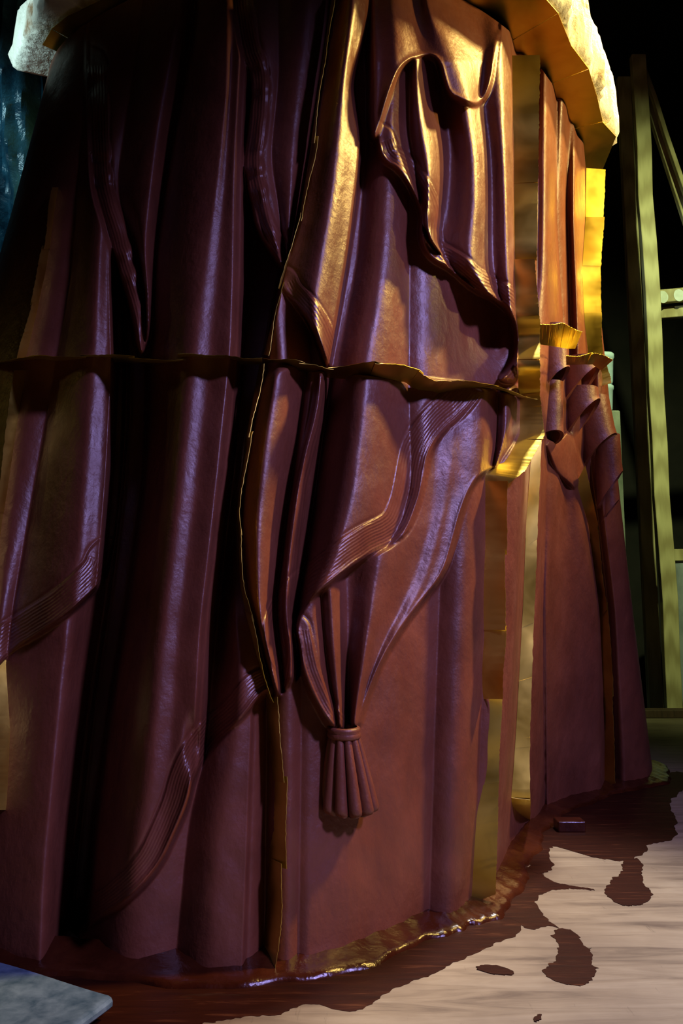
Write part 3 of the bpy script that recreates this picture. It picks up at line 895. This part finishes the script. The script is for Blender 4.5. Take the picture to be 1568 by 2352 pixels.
# right-hand upright seam
shims([(1175, 128), (1176, 140), (1178, 300), (1182, 600)], [(1239, 128), (1240, 140), (1237, 300), (1232, 600)], [.3, .62], 0.0)
shims([(1180, 596), (1186, 740), (1190, 880), (1190, 912)], [(1228, 596), (1240, 740), (1240, 880), (1240, 912)], [.4, .72], 0.01)
shims([(1190, 905), (1190, 1000), (1150, 1062), (1112, 1090), (1112, 1130)], [(1240, 905), (1250, 1000), (1205, 1080), (1166, 1112), (1164, 1130)], [.4], 0.02)
shims([(1113, 1105), (1110, 1300), (1106, 1500), (1104, 1605)], [(1167, 1105), (1162, 1300), (1160, 1470), (1154, 1605)], [.33, .68], 0.035)
shims([(1104, 1600), (1100, 1750), (1090, 1900), (1080, 2075)], [(1154, 1600), (1146, 1750), (1143, 1900), (1138, 2052)], [.45], -0.005)
# second upright seam behind it
shims([(1222, 1010), (1208, 1200), (1200, 1400), (1192, 1550), (1180, 1750), (1168, 1900), (1162, 1985)], [(1244, 985), (1234, 1200), (1228, 1400), (1220, 1560), (1216, 1760), (1218, 1900), (1214, 1990)], [.25, .44, .58, .72, .86], -0.02)
# far edge seam
shims([(1342, 290), (1348, 330), (1346, 390)], [(1350, 250), (1392, 330), (1384, 392)], [], 0.0)
shims([(1346, 386), (1344, 500), (1336, 620), (1342, 740), (1352, 830)], [(1391, 388), (1386, 500), (1379, 620), (1382, 740), (1386, 830)], [.27, .5, .76], -0.025)
shims([(1352, 820), (1362, 880), (1366, 890)], [(1386, 815), (1403, 870), (1404, 880)], [], 0.0)
shims([(1322, 1110), (1350, 1200), (1376, 1380), (1386, 1600), (1388, 1806)], [(1344, 1070), (1372, 1200), (1396, 1380), (1408, 1600), (1414, 1800)], [.2, .45, .72], 0.05)
# short plates over the rolled folds
shims([(1236, 790), (1302, 800), (1320, 800)], [(1236, 748), (1290, 742), (1336, 762)], [.6], 0.10, [2.55, 2.6, 2.7])
shims([(1300, 838), (1360, 836), (1380, 850)], [(1300, 820), (1365, 812), (1408, 826)], [.55], 0.10, [2.68, 2.74, 2.85])
# left edge seam
shims([(135, 430), (110, 620), (64, 820)], [(118, 430), (84, 640), (36, 824)], [.35, .68], 0.04)
shims([(64, 850), (10, 1200), (-30, 1500)], [(34, 850), (-15, 1200), (-52, 1500)], [.5], 0.03)
shims([(18, 1480), (30, 1680), (22, 1860)], [(-30, 1480), (-4, 1690), (-24, 1860)], [.5], 0.03)

# flange of plates under the plaster shells (horizontal ring at the top)
def ring_pt(s, z, out):
    c = ring_at(np.array([s]), np.array([z]))[0, 0]; e = ring_at(np.array([s + 0.01]), np.array([z]))[0, 0] - ring_at(np.array([s - 0.01]), np.array([z]))[0, 0]
    nrm = np.array([e[1], -e[0]]); nrm /= np.linalg.norm(nrm)
    return np.array([c[0] + nrm[0] * out, c[1] + nrm[1] * out, z])
edges_s = [1.9, 2.1, 2.3, 3.0, 3.6, 4.3, 4.9, 5.5, 6.0, 6.5, 7.1, 7.9, 8.7, 9.6, 10.5, 11.2]
outs = [.05, .06, .06, .06, .09, .14, .16, .17, .15, .12, .13, .11, .10, .12, .11, .11]
for k in range(len(edges_s) - 1):
    s0, s1 = edges_s[k], edges_s[k + 1]
    nu, nv = 5, 3; G = []
    A0 = ring_pt(s0, ZT, outs[k]); A1 = ring_pt(s1, ZT, outs[k + 1])
    for i in range(nu):
        for j in range(nv):
            t = i / (nu - 1); w = j / (nv - 1)
            p = ring_pt(s0 + (s1 - s0) * t, ZT, -0.05) * (1 - w) + (A0 * (1 - t) + A1 * t) * w
            p[2] = ZT - 0.012 + 0.002 * (k % 2)
            G.append(p)
    slab('brass_plate', np.array(G) - SO, np.array([0, 0, 1.0]), 0.001, nu, nv, 'brass', statue)

# closing top of the clay body
n_t = 160
ss = np.linspace(0, NC, n_t, endpoint=False)
rt = ring_at(ss, np.array([ZT]))[:, 0]
v = [(p[0], p[1], ZT - 0.005) for p in rt] + [(0, 2.8, ZT - 0.005)]
part('robe_top', v, [(i, (i + 1) % n_t, n_t) for i in range(n_t)], 'clay', smooth=False)

# ------------------------------------------------------------------ clay lip round the foot of the robe
def lip():
    ss = np.concatenate([np.linspace(0.8, 10.9, 420)])
    prof = [(-0.06, 0.030), (-0.02, 0.024), (0.008, 0.017), (0.024, 0.013), (0.042, 0.012), (0.052, 0.007), (0.055, 0.0)]
    V = []
    for i, s in enumerate(ss):
        wob = 0.008 * math.sin(s * 9) + 0.004 * math.sin(s * 23 + 1) + rng.normal(0, .0008)
        for k, (o, h) in enumerate(prof):
            p = ring_pt(s, 0.0, o + (0.05 if 1.5 < s < 6.2 else 0.02) * 0 + wob * (k / 6) + 0.02)
            p[2] = max(0.0, h + (0.0015 * math.sin(s * 40 + k) + rng.normal(0, .0005)) * (0 if k == 6 else 1))
            V.append(p)
    nv = len(prof)
    return V, [tuple(r) for r in grid_faces(len(ss), nv)]
v, f = lip()
o = part('clay_lip', v, f, 'clay_wet'); o['label'] = 'wet glossy clay lip at the foot of the robe'

# ------------------------------------------------------------------ plaster shells resting on the flange
def shell(name, s0, s1, out0, out1, h, label, seed, bite=0.02):
    r = np.random.default_rng(seed)
    nu, nv = 40, 14
    G = []
    ph = r.uniform(0, 6, 4)
    for i in range(nu):
        t = i / (nu - 1); s = s0 + (s1 - s0) * t
        e = min(1, min(t, 1 - t) * 7) ** 0.5
        hh = h * (0.72 + 0.28 * e) * (1 + 0.10 * math.sin(s * 5 + ph[0]) + 0.06 * math.sin(s * 13 + ph[1]))
        oo = out1 * (1 + 0.10 * math.sin(s * 7 + ph[2]))
        sec_ = [(out0, 0.0), (oo * .6, 0.0), (oo * .93, 0.0), (oo, hh * .08), (oo * 1.03, hh * .3), (oo * 0.98, hh * .55), (oo * .88, hh * .8), (oo * .72, hh * .95),
                (oo * .4, hh), (out0 * .4, hh * 1.0), (out0, hh * .97), (out0, hh * .6), (out0, hh * .3), (out0, 0.0)]
        for (o_, z_) in sec_:
            n_ = r.normal(0, .004)
            p = ring_pt(s, ZT, o_ + (n_ if o_ > 0 else 0))
            p[2] = ZT + 0.014 + z_ + (r.normal(0, .004) if z_ > 0 else 0)
            G.append(p)
    F_ = [tuple(x) for x in grid_faces(nu, nv)]
    F_ += [tuple(range(nv)), tuple((nu - 1) * nv + j for j in range(nv))[::-1]]
    return tag(mesh_obj(name, G, F_, 'plaster', None, True), label, 'plaster shell', 'plaster shells on top of the robe')
shell('plaster_shell', 1.38, 2.36, -0.10, 0.10, 0.20, 'pale plaster shell with brown stains beside the blue tarpaulin', 3)
shell('plaster_shell', 2.42, 3.4, -0.10, 0.13, 0.22, 'cream plaster shell with a brown smudge, second from the blue tarpaulin', 4)
shell('plaster_shell', 5.0, 6.22, -0.10, 0.145, 0.24, 'greyish white plaster shell above the curled mantle flap', 5)
shell('plaster_shell', 6.27, 8.0, -0.10, 0.125, 0.34, 'glaring white plaster shell right above the upright brass seam', 6)
shell('plaster_shell', 8.05, 10.3, -0.10, 0.115, 0.30, 'glaring white plaster shell at the far right end of the top', 8)

# ------------------------------------------------------------------ clay smears on the plywood
SMZ = [0.0003]
def smear(poly, label, z=0.0012, jag=5, n=150):
    SMZ[0] += 0.0002; z = SMZ[0]
    pl = chaikin(poly, 1, True)
    pl = resample(np.vstack([pl, pl[:1]]), n)[:-1]
    r = np.random.default_rng(len(poly) + abs(int(poly[0][0])))
    off = np.convolve(r.normal(0, jag, n + 3), np.ones(2) / 1.4, 'valid')[:n - 1]
    pl = pl + np.stack([off * 1.3, off * 0.45], 1)
    g = [at_z(p[0], p[1], 0.0) for p in pl]
    m = len(g)
    me = bpy.data.meshes.new('clay_smear')
    import bmesh
    bm = bmesh.new()
    top = [bm.verts.new((p[0], p[1], z)) for p in g]; bot = [bm.verts.new((p[0], p[1], 0.0002)) for p in g]
    fa = bm.faces.new(top)
    for k in range(m):
        bm.faces.new((top[k], top[(k + 1) % m], bot[(k + 1) % m], bot[k]))
    bmesh.ops.triangulate(bm, faces=[fa])
    bmesh.ops.recalc_face_normals(bm, faces=bm.faces)
    bm.to_mesh(me); bm.free()
    me.materials.append(MATS['clay_slip'])
    o = link(bpy.data.objects.new('clay_smear', me))
    return tag(o, label, 'smear', 'brown clay smears on the plywood')
smear([(-100, 2215), (60, 2232), (300, 2250), (640, 2250), (900, 2185), (1080, 2110), (1140, 2040), (1190, 2080), (1200, 2142), (1120, 2175), (1040, 2215), (960, 2250), (880, 2280), (850, 2315), (780, 2325), (730, 2305), (680, 2310), (640, 2335), (590, 2330), (520, 2345), (440, 2352), (330, 2380), (100, 2400), (-60, 2330)],
      'long dark brown clay smear along the front foot of the robe', n=420, jag=2)
smear([(1160, 2010), (1215, 1985), (1260, 2020), (1280, 2030), (1390, 2046), (1280, 2040), (1225, 2060), (1250, 2110), (1290, 2135), (1260, 2125), (1215, 2140), (1180, 2110), (1140, 2105)],
      'brown clay smear round the foot of the upright brass seam', jag=1.6, n=220)
smear([(1262, 2140), (1300, 2130), (1330, 2150), (1345, 2180), (1358, 2175), (1360, 2220), (1372, 2222), (1350, 2266), (1290, 2262), (1240, 2236), (1275, 2205), (1285, 2175)],
      'brown brushed clay patch on bare plywood in the right foreground', jag=2)
smear([(1225, 1880), (1260, 1865), (1330, 1850), (1480, 1795), (1568, 1765), (1600, 1800), (1540, 1830), (1540, 1860), (1556, 1880), (1550, 1930), (1500, 1935), (1480, 1960), (1440, 1980), (1370, 1972), (1330, 1960), (1260, 1940), (1262, 1970), (1275, 1995), (1240, 2010), (1215, 2000), (1210, 1940)],
      'large dark brown clay smear at the foot of the far robe panel', jag=2, n=320)
smear([(1430, 1972), (1475, 1972), (1472, 2030), (1500, 2050), (1490, 2070), (1460, 2082), (1420, 2080), (1385, 2050), (1400, 2020), (1425, 2010)],
      'brown clay blot shaped like a bell, right of the brass seams', jag=1.6)
smear([(1085, 2225), (1125, 2214), (1180, 2230), (1178, 2240), (1135, 2240)], 'short brown clay streak on plywood below the tall brass seam', jag=1.6, n=60)
smear([(1224, 2340), (1245, 2328), (1240, 2342), (1228, 2350)], 'tiny brown clay fleck on plywood at the bottom edge', jag=1, n=40)

# ------------------------------------------------------------------ block under the far panel
p0 = at_z(1228, 1900, 0.0); p1 = at_z(1318, 1900, 0.0)
b = box('wood_block', p0[0] + 0.06, p1[0] + 0.02, p0[1] - 0.07, p0[1] - 0.005, 0.0, 0.035, 'clay_wet', None, 0.004)
tag(b, 'low clay-smeared wood block under the edge of the far robe panel', 'block')

# ------------------------------------------------------------------ metal sheet in the lower left corner
def sheet():
    a0 = at_z(-60, 2196, 0.040); a1 = at_z(250, 2284, 0.040); b0 = at_z(-260, 2480, 0.040); b1 = at_z(140, 2378, 0.040)
    nu, nv = 60, 24; G = []
    for i in range(nu):
        for j in range(nv):
            u = i / (nu - 1); w = j / (nv - 1)
            f = min(u / 0.90, 1.0)
            e = a1 * (1 - w) + b1 * w; b_ = a0 * (1 - w) + b0 * w
            p = b_ * (1 - f) + e * f
            p[2] += 0.002 * math.sin(f * 5 + w * 3)
            if u > 0.90:                       # free edge curled under into a small roll
                t = (u - 0.90) / 0.10 * 4.0; r = 0.010 * (1 - 0.25 * w)
                dx = e - b_; dx[2] = 0; dx /= np.linalg.norm(dx)
                p = p + dx * (math.sin(t) * r); p[2] -= (1 - math.cos(t)) * r
            G.append(p)
    return slab('metal_sheet', np.array(G), np.array([0, 0, -1.0]), 0.0015, nu, nv, 'sheet_zinc')
sh = tag(sheet(), 'spotted blue-grey metal sheet with a curled edge in the bottom left corner', 'metal sheet')

# ------------------------------------------------------------------ blue tarpaulin behind on the left
nu, nv = 60, 140; G = []
for i in range(nu):
    for j in range(nv):
        u = i / (nu - 1); w = j / (nv - 1)
        x = -2.7 + u * 1.08; z = w * 4.6
        y = 4.15 + 0.06 * math.sin(u * 26 + 1.5 * math.sin(z * 2)) + 0.025 * math.sin(u * 60 + z * 5) + 0.012 * math.sin(z * 17 + u * 30) + rng.normal(0, .002)
        x += 0.02 * math.sin(z * 3.1) - 0.02 * max(0, 1.9 - z)
        G.append((x, y, z))
t_ = slab('tarpaulin', np.array(G), np.array([0, 1.0, 0]), 0.002, nu, nv, 'blue_tarp')
tag(t_, 'crumpled shiny blue tarpaulin hanging behind the robe at the left edge', 'tarpaulin')

# ------------------------------------------------------------------ timber frame on the right
fr = empty('timber_scaffold', (2.43, 6.2, -0.4))
tag(fr, 'rough pine stud frame with rails and diagonal braces on the right', 'timber frame')
FO = np.array(fr.location)
def beam(name, p, q, w, d, mat='pine', segs=1, wob=0.0):
    """square-sawn bar from p to q; w across the picture, d in depth"""
    p = np.array(p, float); q = np.array(q, float)
    ax_ = q - p; L = np.linalg.norm(ax_); ax_ /= L
    sd_ = np.cross(ax_, [0, 1, 0]); sd_ /= np.linalg.norm(sd_)
    dp = np.cross(sd_, ax_)
    V = []; nseg = max(1, segs)
    for i in range(nseg + 1):
        t = i / nseg; c = p + (q - p) * t + sd_ * (rng.normal(0, wob) if 0 < i < nseg else 0)
        for (a, b2) in ((-1, -1), (1, -1), (1, 1), (-1, 1)):
            V.append(c + sd_ * (a * w / 2) + dp * (b2 * d / 2))
    Fc = []
    for i in range(nseg):
        k = i * 4
        for e in range(4): Fc.append((k + e, k + (e + 1) % 4, k + 4 + (e + 1) % 4, k + 4 + e))
    Fc += [(3, 2, 1, 0), tuple(nseg * 4 + e for e in range(4))]
    o = mesh_obj(name, np.array(V) - FO, Fc, mat, fr)
    bevel(o, 0.004, 1)
    return o
beam('post', (2.44, 6.2, -0.4), (2.40, 6.2, 5.2), 0.115, 0.06, segs=14, wob=0.006)
beam('post', (2.46, 6.62, -0.4), (2.43, 6.62, 5.3), 0.11, 0.06)
def bp(px, py, Yv): return at_y(px, py, Yv)
beam('brace', bp(1474, 150, 6.30), bp(1640, 640, 6.30), 0.035, 0.05, segs=6, wob=0.006)
beam('brace', bp(1478, 200, 6.42), bp(1640, 700, 6.42), 0.07, 0.05)
r1 = beam('rail', bp(1496, 684, 6.28), bp(1760, 660, 6.28), 0.105, 0.05)
beam('rail', bp(1496, 722, 6.36), bp(1760, 700, 6.36), 0.09, 0.05)
beam('rail', bp(1520, 1276, 6.28), bp(1760, 1272, 6.28), 0.09, 0.05)
for (cx_, cy_) in ((1522, 682), (1559, 678), (1598, 675)):
    c = bp(cx_, cy_, 6.252); V = [c - FO]; k_ = 20
    for k in range(k_):
        a = 2 * math.pi * k / k_
        V.append(c + np.array([math.cos(a) * 0.042, 0, math.sin(a) * 0.05]) - FO)
    d_ = mesh_obj('paint_mark', V, [(0, k + 1, (k + 1) % k_ + 1) for k in range(k_)], 'paint_white', r1)
    d_.matrix_parent_inverse = r1.matrix_world.inverted()

# ------------------------------------------------------------------ background things between robe and frame
px0 = at_y(1372, 1100, 5.3)[0]; px1 = at_y(1431, 1100, 5.3)[0]
zt = at_y(1410, 942, 5.3)[2]
pil = box('pillar', px0, px1, 5.3, 5.5, 0.0, zt, 'grey_concrete', None, 0.01)
tag(pil, 'mottled grey-green pillar half hidden behind the far robe', 'pillar')
def tub(z0, z1, x0, x1, label):
    prof = [(0.0, 0.84), (0.06, 0.9), (0.1, 0.92), (0.80, 1.0), (0.84, 1.06), (0.95, 1.06), (1.0, 0.98)]
    n = 28; V = []; cx_ = (x0 + x1) / 2; R = (x1 - x0) / 2 / 1.06
    for (h, r) in prof:
        for k in range(n):
            a = 2 * math.pi * k / n
            sq = 1 / max(abs(math.cos(a)), abs(math.sin(a))) ** 0.6
            V.append((cx_ + math.cos(a) * R * r * sq, 5.4 + math.sin(a) * R * r * sq, z0 + (z1 - z0) * h))
    Fc = [(i * n + k, i * n + (k + 1) % n, (i + 1) * n + (k + 1) % n, (i + 1) * n + k) for i in range(len(prof) - 1) for k in range(n)]
    Fc += [tuple(range(n))[::-1], tuple((len(prof) - 1) * n + k for k in range(n))]
    return tag(mesh_obj('plastic_tub', V, Fc, 'pale_plastic', None, True), label, 'tub', 'pale tubs stacked on the pillar')
zm = at_y(1405, 880, 5.3)[2]; zu = at_y(1405, 806, 5.3)[2]
xl = at_y(1352, 900, 5.3)[0]; xr = at_y(1420, 900, 5.3)[0]
tub(zt + 0.001, zm, xl, xr - 0.01, 'pale bluish plastic tub standing directly on the pillar')
tub(zm + 0.001, zu, xl, xr, 'pale bluish plastic tub stacked on top of another tub')

# grey cloth-wrapped drum behind the frame
def drum():
    n = 40; V = []; prof = [(0.0, 1.0), (0.1, 1.02), (0.3, 0.99), (0.5, 1.01), (0.8, 1.0), (0.97, 1.0), (1.0, 0.95)]
    c0 = at_y(1625, 1400, 7.6); z1 = at_y(1600, 1292, 7.6)[2]; R = c0[0] - at_y(1556, 1400, 7.6)[0]
    for (h, r) in prof:
        for k in range(n):
            a = 2 * math.pi * k / n
            rr = R * r * (1 + 0.02 * math.sin(a * 7 + h * 5))
            V.append((c0[0] + math.cos(a) * rr, 7.6 + R + math.sin(a) * rr, -0.4 + (z1 + 0.4) * h))
    Fc = [(i * n + k, i * n + (k + 1) % n, (i + 1) * n + (k + 1) % n, (i + 1) * n + k) for i in range(len(prof) - 1) for k in range(n)]
    Fc += [tuple(range(n))[::-1], tuple((len(prof) - 1) * n + k for k in range(n))]
    return mesh_obj('wrapped_drum', V, Fc, 'grey_cloth', None, True)
tag(drum(), 'grey cloth-wrapped drum behind the pine frame at the right edge', 'drum')
# dark beam lying along the far edge of the platform
bm_ = box('edge_timber', 1.2, 3.4, 5.80, 5.94, 0.0, 0.055, 'dark_timber', None, 0.006)
tag(bm_, 'dark timber lying along the far edge of the platform', 'timber')
